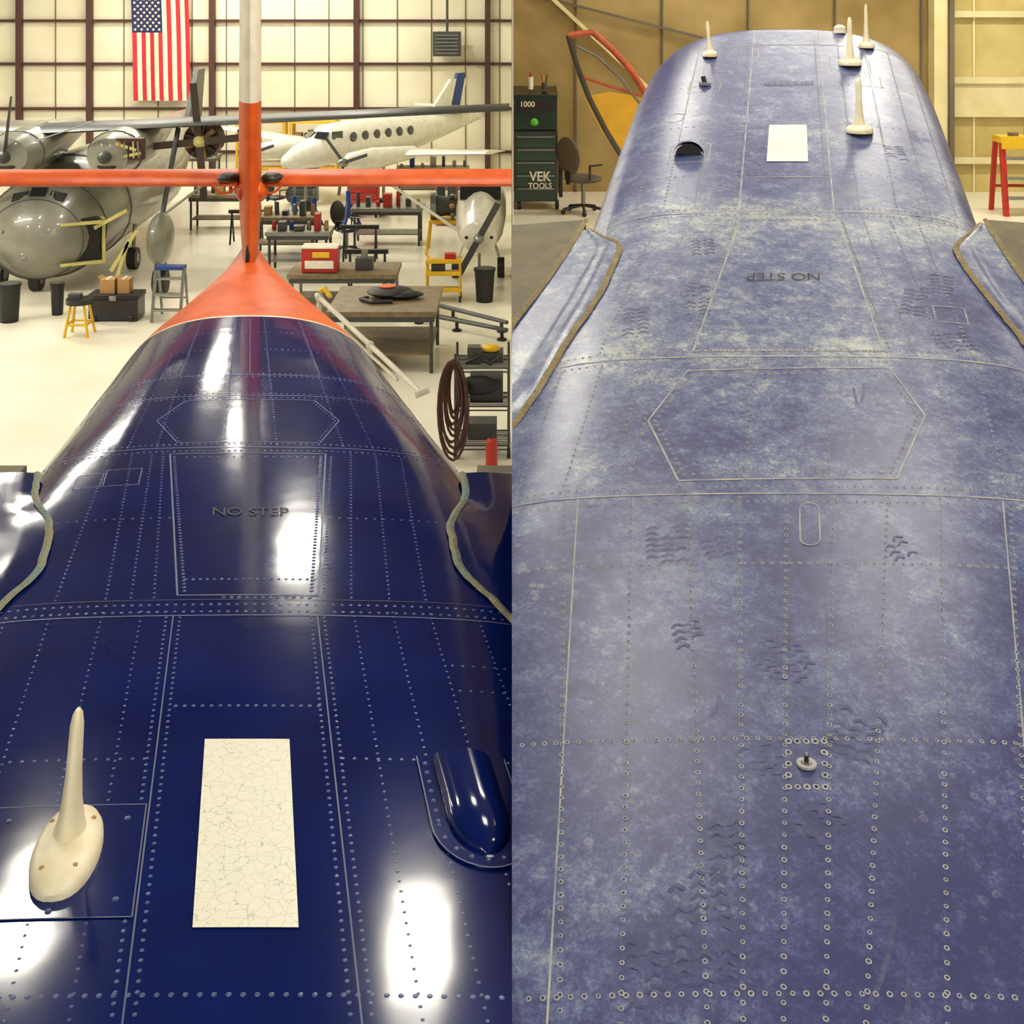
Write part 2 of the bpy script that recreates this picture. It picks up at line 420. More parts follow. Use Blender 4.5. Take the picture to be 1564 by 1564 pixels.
# tail: fin, stabiliser
def fin_ring(z,le,te,th,cx=None):
    ring=[]; prof=[(0,0),(.02,.35),(.08,.7),(.25,1),(.5,.9),(1,.1)]
    pts=[(q,h) for q,h in prof]+[(q,-h) for q,h in reversed(prof[1:])]
    for q,h in pts:
        Y=le+(te-le)*q; ring.append(Vector((-.2*Y+h*th/2,Y,z)))
    return ring
F=MB()
zs=[(zL-.12,8.75,10.6,.10),(zL+.03,9.0,10.65,.12),(zL+.25,9.12,10.65,.155),(EYE-1.24,9.2,10.6,.165),(EYE-.735,9.3,10.5,.165)]
F.loft([fin_ring(*q) for q in zs],orange)
F.loft([fin_ring(EYE-.735,9.3,10.5,.1655),fin_ring(EYE+.1,9.4,10.4,.155),fin_ring(EYE+.9,9.55,10.35,.12)],white)
F.out('vertical_fin',LA)
T=MB()
zst=EYE-1.33
def stab(u0,u1):
    T.wing((-.2*9.5+u0,9.45,zst),(-.2*9.5+u1,9.45,zst),.72,.72 if u1>0 else .68,.11,orange)
stab(.10,1.9); stab(-.10,-3.2)
T.out('horizontal_stabilizer',LA,clip=-1)
H=MB()
for sg in(-1,1):
    H.ell((-.2*9.5+sg*.16,9.50,zst+.045),(.075,.12,.035),black)
    H.tube([(-.2*9.5+sg*(.16+.085*math.cos(a)),9.40-.02*math.sin(a),zst+.02-.075*math.sin(a)) for a in [math.pi*i/8 for i in range(9)]],.008,orange)
    H.ell((-.2*9.35+sg*.06,9.42,zst-.05),(.05,.12,.07),orange)
H.ell((-.2*9.1,9.0,zL+.02),(.012,.03,.10),black)
H.out('tail_fittings',LA)

def blade(name,pos,h,bw=.068,bl=.145,rz=0,lean=0):
    mb=MB(Matrix.Translation(pos)@Matrix.Rotation(rz,4,'Z'))
    rings=[]
    for z,s_ in((-.001,1),(.012,1),(.024,.93),(.033,.75),(.036,.4)):
        rings.append([Vector((bw*s_*math.copysign(abs(math.cos(a))**.8,math.cos(a)),bl*s_*math.sin(a),z)) for a in [2*math.pi*i/32 for i in range(32)]])
    mb.loft(rings,cream)
    rings=[]
    for t in[0,.04,.1,.25,.5,.7,.88,.96,1]:
        th=(.018*(1-t)**5+.0165-.003*t)*(1 if t<.9 else (.75 if t<1 else .35)) * bw/.068
        ch=(.10-.045*t)*(1 if t<.88 else (.8 if t<1 else .4)); cy=.03+.05*t
        rings.append([Vector((th*math.cos(a)+lean*t,cy+ch/2*math.sin(a),.03+t*(h-.03))) for a in [2*math.pi*i/20 for i in range(20)]])
    mb.loft(rings,cream)
    for x,y in((-.032,-.09),(.032,-.09),(.042,.07),(-.042,.07)):
        mb.cyl((x*bw/.068,y*bl/.15,.024),(x*bw/.068,y*bl/.15,.0345),.005,card,n=10)
    return mb.out(name)
blade('blade_antenna',sk.P(-.386,2.76,.003),.262,.070,.145,.14,.008)

# ================================================================== RIGHT: sanded blue airplane
RA=empty('sanded_blue_airplane')
def crownR(Y):
    z=EYE-2.42+.254*Y
    if Y>8.7: z-= 1.3*(Y-8.7)**2
    return z
sr=Skin(.209,crownR,
  [(.5,.45),(1.5,.7),(2.34,.84),(3.2,.95),(3.82,1.02),(4.6,1.03),(5.3,.97),(5.8,.91),(7.5,.90),(8.2,.88),(8.6,.84),(8.9,.72),(9.1,.52),(9.2,.25)],
  [(.5,.35),(2.3,.5),(4,.5),(5.8,.45),(8.4,.40),(8.9,.38),(9.2,.25)],
  [(.5,4),(2.3,8),(4,6),(4.6,5.5),(5.8,5.5),(7.5,5.0),(8.2,4.4),(9.2,2.2)],
  [(.5,.6),(2,.9),(4,1.3),(5.8,1.7),(8.3,1.8),(9.2,.8)],1)
ysr=[.5+.1*i for i in range(14)]+[1.9+.05*i for i in range(134)]+[8.6+.03*i for i in range(20)]+[9.2]
ysr=sorted(set(round(y,4) for y in ysr))
sr.body(ysr,lambda j:sand,'fuselage',RA)
R=MB(); D=MB()
rl=lambda a,b,sp=.026,r=.006:rivets(sr,R,a,b,sp,r,1)
for x0,x1 in((-.41,-.30),(-.25,-.145),(-.12,-.078),(0,-.004),(.12,.074),(.258,.149),(.41,.295),(-.585,-.412),(.60,.45),(.76,.60),(-.76,-.6)):
    g=(x0-x1)/(3.44-2.39); rl((x0+g*.38,3.82),(x1-g*.5,1.89),.028,.0056)
ribbon(sr,D,[(-.608,3.83),(-.426,2.335),(-.37,1.9)],.004,seampale)
ribbon(sr,D,[(.635,3.83),(.47,2.335),(.42,1.9)],.004,seampale)
for Y in(2.389,2.958,3.538): rl((-.95,Y),(.95,Y),.025,.0056)
for Y in(3.80,3.87): rl((-.98,Y),(.98,Y),.024,.0056)
ribbon(sr,D,[(-.99,3.835),(.99,3.835)],.006,seampale)
oc=[(-.443,4.216),(-.338,4.51),(.36,4.53),(.452,4.246),(.332,3.91),(-.32,3.90),(-.443,4.216)]
ribbon(sr,D,oc,.006,seampale)
for a,b in zip(oc,oc[1:]):
    rl((a[0]*.95,4.21+(a[1]-4.21)*.9),(b[0]*.95,4.21+(b[1]-4.21)*.9),.026)
for Y in(4.57,4.64): rl((-.98,Y),(.98,Y),.026,.0058)
ribbon(sr,D,[(-.98,4.60),(.98,4.60)],.007,seampale)
for a,b in((-.12,-.12),(.13,.13),(-.52,-.50),(-.66,-.64),(.52,.52),(.66,.66),(-.8,-.78),(.8,.8),(-.47,-.44)): rl((a,3.9),(b,4.56),.03,.0056)
tp=[(-.328,4.64),(.346,4.64),(.23,5.74),(-.20,5.74),(-.328,4.64)]
ribbon(sr,D,tp,.008,seampale)
for a,b in zip(tp,tp[1:]): rl((a[0]*1.07,a[1]),(b[0]*1.07,b[1]),.028,.0065)
for a,b in((-.45,-.3),(-.55,-.42),(-.66,-.56),(.45,.34),(.56,.46),(.66,.58)): rl((a,4.66),(b,5.75),.03,.006)
for Y in(5.79,5.86): rl((-.87,Y),(.87,Y),.028,.0065)
ribbon(sr,D,[(-.87,5.825),(.87,5.825)],.008,seampale)
for x in(-.208,.215): ribbon(sr,D,[(x,5.83),(x,8.9)],.007,seampale); rl((x-.03,5.9),(x-.03,8.5),.04,.007)
for x in(-.3,-.41,-.55,-.68,.33,.5,.65,.77): rl((x,5.9),(x,8.4),.04,.0068)
for Y in(6.25,6.93,7.6): rl((-.85,Y),(.85,Y),.04,.007)
ribbon(sr,D,[(-.2,6.22),(.21,6.22)],.006,seampale); ribbon(sr,D,[(-.85,8.4),(.85,8.4)],.010,seampale)
for c,hw,hl in(((.62,4.93),.06,.06),((.386,6.82),.11,.14),((.394,8.0),.12,.15),((-.48,6.55),.10,.12),((-.47,7.6),.09,.1),((-.24,8.25),.07,.12),((.5,7.7),.06,.1)):
    q=[(c[0]-hw,c[1]-hl),(c[0]+hw,c[1]-hl),(c[0]+hw,c[1]+hl),(c[0]-hw,c[1]+hl),(c[0]-hw,c[1]-hl)]
    ribbon(sr,D,q,.005,seampale)
    for a,b in zip(q,q[1:]): rl(a,b,.035,.005)
ov=[(.068+.028*math.cos(a),3.70+(.062 if math.sin(a)>0 else -.062)*(abs(math.sin(a))>1e-6)+.03*math.sin(a)) for a in [2*math.pi*i/24 for i in range(25)]]
ribbon(sr,D,ov,.005,seampale,.002,.01)
for y in(3.66,3.74): rl((.068,y),(.0681,y),.02,.005)
for x in(.006,.026,.046,.066,.086):
    for y in(2.83,2.95): rl((x,y),(x+.0001,y),.02,.0078)
for y in(2.86,2.89,2.92):
    for x in(.006,.086): rl((x,y),(x+.0001,y),.02,.0078)
ribbon(sr,D,[(-.60+.05*math.cos(a),7.1+.07*math.sin(a)) for a in [2*math.pi*i/20 for i in range(21)]],.007,seampale,.002,.02)
R.out('rivets',RA,clip=1); D.out('panel_seams',RA,clip=1)
# boot tread scuffs trodden into the dust
Tm=MB()
def tread(u,Y,rows,cols=2,rot=0.,s=1.):
    for j in range(rows):
        for i in range(cols):
            if random.random()<.15: continue
            for sg in(-1,1):
                cx=(i-(cols-1)/2)*.042*s; cy=(j-rows/2)*.024*s
                p0=(cx,cy); p1=(cx+sg*.016*s,cy-.013*s)
                q=[]
                for a,b in(p0,p1): q.append((u+a*math.cos(rot)-b*math.sin(rot),Y+a*math.sin(rot)+b*math.cos(rot)))
                ribbon(sr,Tm,q,random.uniform(.006,.010)*s,scuff,.0012,.02)
for a in((-.33,3.64,7,3,.1),(-.34,5.05,9,2,.05,1.3),(-.016,3.21,7,3,.6),(.165,2.99,6,3,-.4),(-.165,2.54,10,3,.15),(-.12,2.70,6,2,.1),(.5,5.05,8,2,-.2,1.3),(-.06,2.92,5,2,.8),(-.25,3.3,4,2,.3),(-.56,4.9,7,2,.1,1.3),(-.30,3.98,5,2,.2),(.30,3.62,4,2,.5),(.08,2.75,5,2,-.8),(-.27,2.45,6,2,.2),(.62,5.2,6,2,-.1,1.2),(.55,6.6,6,2,.1,1.4),(.7,6.9,6,2,.1,1.4),(-.22,2.30,5,2,.2),(.60,4.75,5,3,.3,1.2),(-.20,3.62,4,2,.4),(-.35,5.5,5,2,.1,1.3)): tread(*a)
for u,y,l,r_ in((.26,4.37,.12,.1),(.23,4.35,.10,-.05),(.18,2.42,.10,.3),(.20,2.48,.12,.2),(-.16,3.05,.06,.2),(.22,2.36,.12,.15)):
    ribbon(sr,Tm,[(u-l*r_,y-l/2),(u,y),(u+l*r_*.4,y+l/2)],.010,scuff,.0011)
Tm.out('boot_print_scuffs',RA)
W=MB(); patch(sr,W,[(-.093,6.41),(.109,6.41),(.111,6.92),(-.0866,6.92)],white,.003); W.out('white_marking_panel',RA)
text_mesh('no_step_stencil','NO STEP',lambda x,y:sr.P(-.008-x*.075,5.20-y*.088,.003),textm,RA)
text_mesh('no_step_stencil_forward','NO STEP',lambda x,y:sr.P(.02-x*.073,7.62-y*.11,.003),textf,RA)
for sg,inn in((-1,[(.87,5.80),(.70,5.51),(.72,5.16),(.79,4.80),(.87,4.37),(.95,4.15)]),(1,[(.87,5.86),(.72,5.5),(.745,5.3),(.81,5.05),(.88,4.8),(.96,4.5)])):
    nm='l' if sg<0 else 'r'
    o1=[(1.12,4.15),(1.06,4.8),(.96,5.4),(.90,5.88)]
    fairing(sr,'wing_root_fairing_'+nm,RA,[(sg*u,y) for u,y in inn],[(sg*u,y) for u,y in o1],sand,sealtan,.12,.12,.008,.013)
    g=MB(); vs=[]
    for Y in[4.1+.095*i for i in range(20)]:
        for t in range(6):
            a=hermite(sorted((y,u) for u,y in o1),Y); u=a+(1.7-a)*t/5
            vs.append(Vector((.209*Y+sg*u,Y,crownR(Y)-.07-.06*t/5)))
    g.add(vs,[(j*6+i,j*6+i+1,j*6+i+7,j*6+i+6) for j in range(19) for i in range(5)],wingrey)
    low=[v-Vector((0,0,.2)) for v in vs[19*6:]]
    g.add(vs[19*6:]+low,[(i,i+1,7+i,6+i) for i in range(5)],wingrey)
    for j in range(19):
        a,b=vs[j*6],vs[j*6+6]; s_=Vector((.013,0,0)); e=Vector((0,0,.008))
        g.add([a-s_,a+e,a+s_,b-s_,b+e,b+s_],[(0,1,4,3),(1,2,5,4)],sealtan)
    g.out('wing_stub_'+nm,RA,clip=1)
V=MB(); c=sr.P(-.49,6.55)
vs=[];fs=[]
for j in range(9):
    t=j/8
    for i in range(13):
        a=math.pi*i/12; k=math.cos(t*math.pi/2)
        vs.append(c+Vector((.075*math.cos(a)*(.35+.65*k),.15*t-.04,.065*math.sin(a)*k+.03*t)))
fs=[(j*13+i,j*13+i+1,j*13+i+14,j*13+i+13) for j in range(8) for i in range(12)]
V.add(vs,fs,sand)
V.add([c+Vector((.064*math.cos(math.pi*i/12),-.03,.052*math.sin(math.pi*i/12))) for i in range(13)],[tuple(range(13))],black)
V.out('scoop_vent',RA)
blade('blade_antenna',sr.P(.386,6.84,.0),.27,.07,.11,-.2)
blade('blade_antenna',sr.P(.394,8.0,.0),.29,.07,.11,-.2)
blade('blade_antenna',sr.P(-.475,8.2,.0),.22,.045,.08,-.2,-.02)
blade('blade_antenna',sr.P(.52,8.42,.0),.28,.05,.08,-.2)
A=MB(); c=sr.P(-.47,7.62,.001); A.cyl(c,c+Vector((0,0,.015)),.035,seampale); A.cyl(c+Vector((0,0,.01)),c+Vector((-.01,.01,.05)),.014,black); A.out('stub_antenna')
A=MB(); c=sr.P(.046,2.888); A.cyl(c,c+Vector((0,0,.005)),.022,rivpale,n=20); A.cyl(c,c+Vector((0,0,.008)),.012,steel,n=6); A.cyl(c,c+Vector((0,0,.02)),.006,blackgl,.005); A.ell(c+Vector((0,0,.022)),(.005,.005,.005),steel); A.out('antenna_stud')
A=MB(); c=sr.P(.36,8.72); A.cyl(c,c+Vector((0,0,.025)),.045,white,.04); A.ell(c+Vector((0,0,.03)),(.04,.04,.025),white); A.out('beacon_light')

# ================================================================== HANGAR (left bay)
def slab(name,c,sz,mt):
    m=MB(); m.box(c,sz,mt); return m.out(name)
floorm=mat('hangar_floor_epoxy',srgb(236,232,214),.2,c2=srgb(224,218,198),scale=.6,bump=.02,bscale=.8)
wallm=mat('hangar_wall_liner',srgb(230,224,200),.6,c2=srgb(214,206,178),scale=.5,bump=.15,bscale=1.5)
ceilm=mat('hangar_ceiling',srgb(110,100,80),.7,c2=srgb(88,80,62),scale=.8)
slab('floor',(-13,18,-.1),(26,48,.2),floorm)
slab('wall_back',(-13,41.2,4.75),(26,.3,9.5),wallm)
slab('wall_left',(-26.1,18,4.75),(.2,46,9.5),wallm)
slab('ceiling',(-13,18,9.6),(26,46.8,.2),ceilm)
B=MB()
for px in(-19.5,-15.4,-13.2,-9.37,-4.86,-.76): B.box((px,40.93,4.75),(.17,.22,9.5),brown)
for z in(.75,2.1,3.5,4.85,6.3,7.7): B.box((-13,40.98,z),(26,.12,.09),brown)
for i in range(24): B.box((-25+i*1.07,41.03,4.75),(.025,.03,9.5),ceilm)
B.out('trim_steel_frame')
B=MB()
for i in range(8): B.box((-26+.15,2+i*5,4.75),(.25,.3,9.5),brown)
for i in range(7): B.box((-13,2+i*6,9.35),(25.9,.25,.3),brown)
B.out('trim_roof_beams')

# flag
fl=MB(); redf=mat('flag_red',srgb(190,40,48),.8); whf=mat('flag_white',srgb(225,212,192),.8); bluf=mat('flag_blue',srgb(30,38,85),.8)
fw,fh=1.78,3.38; fx,ft=-11.87,EYE+.25
def fp(a,b,off=0): 
    return Vector((fx+a*fw+.10*b,40.76-off+.05*math.sin(a*9)+.03*math.sin(b*5),ft-b*fh))
for i in range(13):
    mt_=redf if i%2==0 else whf
    for j in range(16):
        if i<7 and j<6: m_=bluf
        else: m_=mt_
        a0,a1=i/13,(i+1)/13; b0,b1=j/16,(j+1)/16
        fl.add([fp(a0,b0),fp(a1,b0),fp(a1,b1),fp(a0,b1)],[(0,1,2,3)],m_)
for i in range(9):
    for j in range(6 if i%2==0 else 5):
        ca=(.7+i*.7)/13; cb=((j+.6+(.0 if i%2==0 else .5))/6)*.37
        c=fp(ca,cb,.015); vs=[]
        for k in range(10):
            r=.055 if k%2==0 else .023; a=math.pi*2*k/10
            vs.append(c+Vector((r*math.sin(a),0,r*math.cos(a))))
        fl.add(vs+[c],[(k,(k+1)%10,10) for k in range(10)],whf)
fl.out('american_flag',flat=True)

# lamps
warm=(1,.945,.80,1)
lampm=mat('lamp_diffuser',warm,.5,c2=warm,emit=92)
lamph=mat('lamp_housing',srgb(200,195,180),.4)
def lamp(x,y,z=8.7,sx=.42,sy=1.05,mt=None):
    m=MB(); m.box((x,y,z+.06),(sx+.06,sy+.06,.1),lamph); m.box((x,y,z),(sx,sy,.03),mt or lampm)
    m.cyl((x,y,z+.1),(x,y,9.48),.015,steel,n=6)
    return m.out('high_bay_lamp')
for x,y in((-.48,9.5),(-4.3,21),(-5.95,25),(-2.55,16.4),(-3.95,9.9),(-9,13),(-9.5,19),(-10,26),(-4.2,34),(-10,34),(-16,20),(-16,30),(-14,14)): lamp(x,y)  # lamps mirrored in the paint come first; the rest are added to light the bay
heater=MB(); heater.box((-2,40.4,4.15),(.85,.6,.75),greyd)
for i in range(6): heater.box((-2,40.08,3.87+i*.11),(.7,.04,.03),steel)
heater.cyl((-2,40.4,4.5),(-2,40.4,9.1),.04,greyd,n=8); heater.out('unit_heater')

# ---- grey transport airplane
G=empty('grey_transport_airplane')
def cyrings(cs,n=24):
    return [[Vector(c)+Vector((rx*math.cos(2*math.pi*i/n),0,rz*math.sin(2*math.pi*i/n))) for i in range(n)] for c,rx,rz in cs]
g=MB(); X0=-8.95
prof=[((X0,24.2,.95),.08,.08),((X0,24.3,.97),.5,.45),((X0,24.6,1.0),.9,.75),((X0,25.2,1.12),1.15,.95),((X0,26.5,1.3),1.25,1.08),((X0,31,1.4),1.2,1.0),((X0,35,2.0),.5,.5),((X0,37,2.3),.15,.2)]
g.loft(cyrings(prof),grey)
# skin joints and windscreen on the nose
for (cx,cy,cz),rx,rz in(((X0,24.6,1.0),.905,.755),((X0,25.2,1.12),1.156,.956),((X0,26.5,1.3),1.258,1.088)):
    g.tube([(cx+rx*math.cos(2*math.pi*i/32),cy,cz+rz*math.sin(2*math.pi*i/32)) for i in range(33)],.010,greyd,n=5)
for a in(-.35,0,.35):
    g.box((X0+a,24.78,1.86-abs(a)*.25),(.30,.05,.22),glass,rx=-.95,ry=a*.5)
g.ell((X0-.45,24.38,1.15),(.1,.05,.1),glass); g.ell((X0-.1,24.26,.75),(.08,.05,.08),steel)
g.box((X0+.75,24.80,.95),(.7,.3,.85),black,rz=.5)
for z in(.55,1.3): g.box((X0+.8,24.70,z),(.75,.3,.05),alu,rz=.5)
for x in(.45,1.12): g.box((X0+x,24.72+(x-.45)*.45,.93),(.06,.3,.85),alu,rz=.5)
g.box((X0+1.6,24.8,.75),(.9,.06,.07),alu,ry=-1.0); g.box((X0+1.35,24.8,1.35),(.7,.06,.07),alu,ry=-.5); g.box((X0+1.55,24.8,.5),(.06,.06,.9),alu,ry=.3)
g.ell((X0-1.0,24.3,.45),(.18,.2,.2),greyd); g.ell((X0-.75,24.25,.42),(.17,.2,.17),black)
g.out('body',G)
g=MB()
for x in(X0-.35,X0+1.5):
    g.loft(cyrings([((x,24.0,2.62),.12,.12),((x,24.1,2.62),.38,.34),((x,24.6,2.62),.52,.42),((x,26,2.7),.5,.42),((x,28,2.8),.2,.2)]),grey)
    g.tube([(x+.525*math.cos(2*math.pi*i/24),24.6,2.62+.425*math.sin(2*math.pi*i/24)) for i in range(25)],.012,greyd,n=5)
    g.ell((x,23.95,2.62),(.12,.22,.12),greyd)
    g.ell((x+.25,24.35,2.75),(.1,.1,.08),glass); g.ell((x,24.08,2.45),(.2,.06,.08),black)
g.box((X0+1.9,24.2,2.75),(.5,.2,.4),brown); g.box((X0+1.85,24.08,2.8),(.4,.05,.05),alu,ry=.3); g.box((X0+1.95,24.08,2.65),(.35,.05,.05),alu,ry=-.2)
for i in range(5): g.cyl((X0+1.7+i*.1,24.05,2.6),(X0+1.75+i*.08,24.05,2.9),.015,(card,steel,black,alu,steel)[i],n=6)
g.out('engine_nacelles',G)
g=MB()
g.wing((X0-5,25,3.2),(X0-.2,25,2.95),1.6,2.2,.07,grey); g.wing((X0-.2,25,2.95),(-.05,25.6,3.35),2.2,1.5,.06,greyd)
g.wing((X0+.2,24.0,2.9),(X0+1.4,23.6,3.3),.22,.14,.12,greyd); g.wing((X0+.2-.5,23.9,2.7),(X0-2.4,23.6,3.1),.2,.12,.12,greyd)
g.wing((X0-.35,23.9,2.65),(X0-.1,23.6,3.75),.2,.12,.12,greyd)
g.out('wing_and_propeller',G)
g=MB()
g.prism([(0,0),(1.5,0),(1.9,1.3),(1.1,1.3)],.12,greyd,(X0+.3,34.5,2.3),(0,1,0),(0,0,1))
c=Vector((-6.07,25.6,2.75)); dkb=mat('propeller_brown',srgb(58,42,34),.4)
g.cyl(c,c+Vector((0,.5,0)),.36,brown,n=20); g.ell(c+Vector((0,-.12,0)),(.13,.2,.13),alu)
for i in range(9):
    a=2*math.pi*i/9; g.cyl(c+Vector((0,-.02,0)),c+Vector((.33*math.cos(a),-.05,.33*math.sin(a))),.055,card if i%2 else dkb,n=8)
    g.cyl(c+Vector((.3*math.cos(a),.0,.3*math.sin(a))),c+Vector((.36*math.cos(a+.2),.3,.36*math.sin(a+.2))),.025,steel,n=6)
for ang in(.1,1.67,3.24,4.8):
    d_=Vector((math.cos(ang),0,math.sin(ang)))
    g.box(c+Vector((0,-.2,0))+d_*.62,(1.05,.05,.14),dkb,ry=-ang,rx=0)
g.ell((-6.6,24.6,1.02),(.22,.6,.5),grey); g.cyl((-6.6,24.6,1.3),(-6.5,25.5,3.0),.05,greyd,n=8)
g.cyl((-6.5,24.6,1.5),(-5.6,25.4,2.2),.025,grey,n=8); g.box((-6.6,24.6,.5),(.1,.5,.2),greyd)
g.cyl((-6.72,24.6,.22),(-6.48,24.6,.22),.22,black,n=16)
g.out('tail_and_engine',G)
g=MB()
for x,y in((X0-.9,25.2),(X0+1.2,26.8),(X0-.05,24.8)):
    g.cyl((x-.09,y,.22),(x+.09,y,.22),.22,black,n=18); g.cyl((x-.1,y,.22),(x+.1,y,.22),.1,steel,n=12); g.cyl((x,y,.22),(x,y+.1,.9),.04,steel,n=8)
g.out('landing_gear',G)

# ---- white twin-engine airplane
K=empty('white_twin_engine_airplane'); Mx=Matrix.Translation((-5.0,34,0))@Matrix.Rotation(math.radians(-38),4,'Z')@Matrix.Scale(.8,4)
Wp=mat('white_airplane_paint',srgb(226,224,210),.25,coat=.6)
stripe=mat('airplane_stripe',srgb(60,66,90),.3)
k=MB(Mx)
k.loft(cyrings([((0,-1.6,1.75),.05,.05),((0,-1.5,1.77),.2,.18),((0,-1,1.85),.42,.38),((0,-.3,1.95),.58,.5),((0,.2,2.15),.66,.66),((0,1.5,2.2),.69,.7),((0,4,2.2),.68,.68),((0,6,2.35),.4,.4),((0,8.2,2.6),.12,.16)]),Wp)
k.box((-.685,2.2,2.05),(.02,4.4,.05),stripe); k.box((-.69,2.2,1.95),(.02,4.2,.03),stripe)
k.out('body',K)
k=MB(Mx)
for sx in(-1,1):
    for i in range(6): k.ell((sx*.66,.9+i*.55,2.4),(.04,.17,.17),glass,nu=12,nv=8)
    k.box((sx*.27,-.16,2.5),(.42,.06,.3),glass,rx=-.9,rz=sx*.35)
    k.box((sx*.57,.25,2.5),(.06,.4,.26),glass,rz=sx*-.1)
k.box((-.67,4.2,2.0),(.03,.5,1.0),black)
k.out('windows_and_door',K)
k=MB(Mx)
for sx in(-1,1):
    k.wing((sx*.5,1.2,1.75),(sx*(7.2 if sx<0 else 5.4),1.9,2.1),1.9,1.0,.1,Wp)
    k.loft(cyrings([((sx*2.1,-.9,1.85),.14,.14),((sx*2.1,-.7,1.85),.3,.28),((sx*2.1,.3,1.85),.38,.36),((sx*2.1,2.2,1.9),.25,.2)]),Wp)
    k.ell((sx*2.1,-1,1.85),(.13,.25,.13),steel)
    for a in(.3,2.4,4.5): k.box((sx*2.1+.55*math.cos(a),-.98,1.85+.55*math.sin(a)),(1.0,.03,.1),greyd,ry=-a)
    k.cyl((sx*2.1,.8,.35),(sx*2.1,.8,1.7),.05,steel); k.cyl((sx*2.1-.1,.8,.28),(sx*2.1+.1,.8,.28),.28,black,n=16)
k.cyl((0,-.6,.3),(0,-.6,1.6),.05,steel); k.cyl((-.08,-.6,.22),(.08,-.6,.22),.22,black,n=16)
k.out('wings_and_engines',K)
k=MB(Mx)
k.prism([(0,0),(2,0),(2.35,1.5),(1.5,1.5)],.12,Wp,(-.06,5.0,2.5),(0,1,0),(0,0,1)); k.prism([(0,0),(.5,0),(.95,1.6),(.5,1.6)],.13,bluej,(-.065,6.35,2.6),(0,1,0),(0,0,1))
k.wing((-1.6,6.3,3.0),(1.6,6.3,3.0),.8,.8,.08,Wp)
k.out('tail',K)

# ---- light airplane at right edge of the bay
L_=MB()
x0=-.62
L_.loft(cyrings([((x0,24.5,1.05),.1,.1),((x0,24.55,1.05),.34,.3),((x0,25.2,1.1),.45,.42),((x0,26,1.25),.5,.6),((x0,27.5,1.3),.5,.62),((x0,31,1.2),.15,.2)]),Wp)
L_.ell((x0,24.45,1.05),(.1,.22,.1),steel); L_.box((x0,24.42,1.05),(.12,.03,1.5),greyd,ry=.5)
for sx in(-.2,.2): L_.ell((x0+sx,24.56,1.05),(.09,.04,.07),black)
L_.box((x0,25.75,1.72),(.8,.05,.35),glass,rx=-.7)
L_.wing((-4.4,25.9,1.95),(-.05,25.9,1.95),1.3,1.3,.09,Wp)
L_.cyl((x0-.45,26.1,.9),(-2.6,26.2,1.93),.03,Wp); 
for sx in(-.5,.4): L_.cyl((x0+sx-.07,26,.2),(x0+sx+.07,26,.2),.2,black,n=16); L_.cyl((x0+sx*.6,26,.8),(x0+sx,26,.25),.03,Wp)
L_.cyl((x0-.06,24.8,.16),(x0+.06,24.8,.16),.16,black,n=16); L_.cyl((x0,24.8,.2),(x0,24.8,.8),.03,steel)
L_.out('light_airplane',clip=-1)

# ---- shop objects
def legs4(m,x,y,w,d,h,t,mt,sp=0):
    for sx in(-1,1):
        for sy in(-1,1): m.cyl((x+sx*(w/2-t+sp),y+sy*(d/2-t+sp),0),(x+sx*(w/2-t),y+sy*(d/2-t),h),t,mt,n=8)
def bench(x,y,w,d,h,mt=wood,lm=steel,name='workbench'):
    m=MB(); m.box((x,y,h-.04),(w,d,.08),mt); m.box((x,y,h-.12),(w-.06,d-.06,.08),greyd); legs4(m,x,y,w-.1,d-.1,h-.1,.03,lm)
    m.box((x,y,h*.3),(w-.15,d-.15,.03),mt); return m.out(name,bevel=.006)
bench(-1.92,20.1,1.62,1.75,.92,lm=greyd)
m=MB(); z0=.925; m.ell((-1.88,20.2,z0+.08),(.36,.3,.08),black); m.ell((-1.7,20.1,z0+.06),(.35,.2,.06),black,nu=10); m.tube([(-2.2,20,z0+.03),(-2.3,19.9,z0+.03),(-2.1,19.7,z0+.03),(-1.8,19.75,z0+.03)],.03,black); m.cyl((-1.92,20.2,z0+.155),(-1.92,20.2,z0+.17),.13,orange,n=20); m.out('canvas_bag')
bench(-2.95,23.2,1.9,1.1,.75)
m=MB(); m.box((-3.35,22.95,.97),(.62,.4,.42),red); m.box((-3.35,22.74,.90),(.5,.02,.14),white); m.box((-3.32,22.74,1.07),(.3,.02,.1),yellow); m.box((-3.35,22.95,1.19),(.64,.42,.03),white); m.out('red_machine_box',bevel=.01)
m=MB(); m.box((-2.6,23.1,.86),(.3,.25,.2),greyd); m.cyl((-2.6,23.1,.95),(-2.6,23.1,1.1),.06,steel); m.out('bench_grinder')
for i,(x,y,w) in enumerate(((-7.0,31.6,1.5),(-2.8,29.6,1.6),(-4.9,28.4,1.4),(-4.3,26.6,1.3),(-2.2,36.5,2),(-9.6,39.4,1.6))):
    bench(x,y,w,.8,.85,(wood,steel,wood,steel,wood,steel)[i],greyd)
    m=MB()
    for j in range(7):
        a=x-w/2+.12+j*(w-.24)/6; hh=random.uniform(.08,.34)
        mt_=random.choice((red,card,blackgl,blackgl,bluej,greyd,steel,card,greyd))
        if j%2: m.box((a,y+random.uniform(-.15,.15),.852+hh/2),(random.uniform(.10,.20),.25,hh),mt_)
        else: m.cyl((a,y,.852),(a,y,.85+hh),.05,mt_,r2=.04)
    m.out('bench_supplies',bevel=.01)
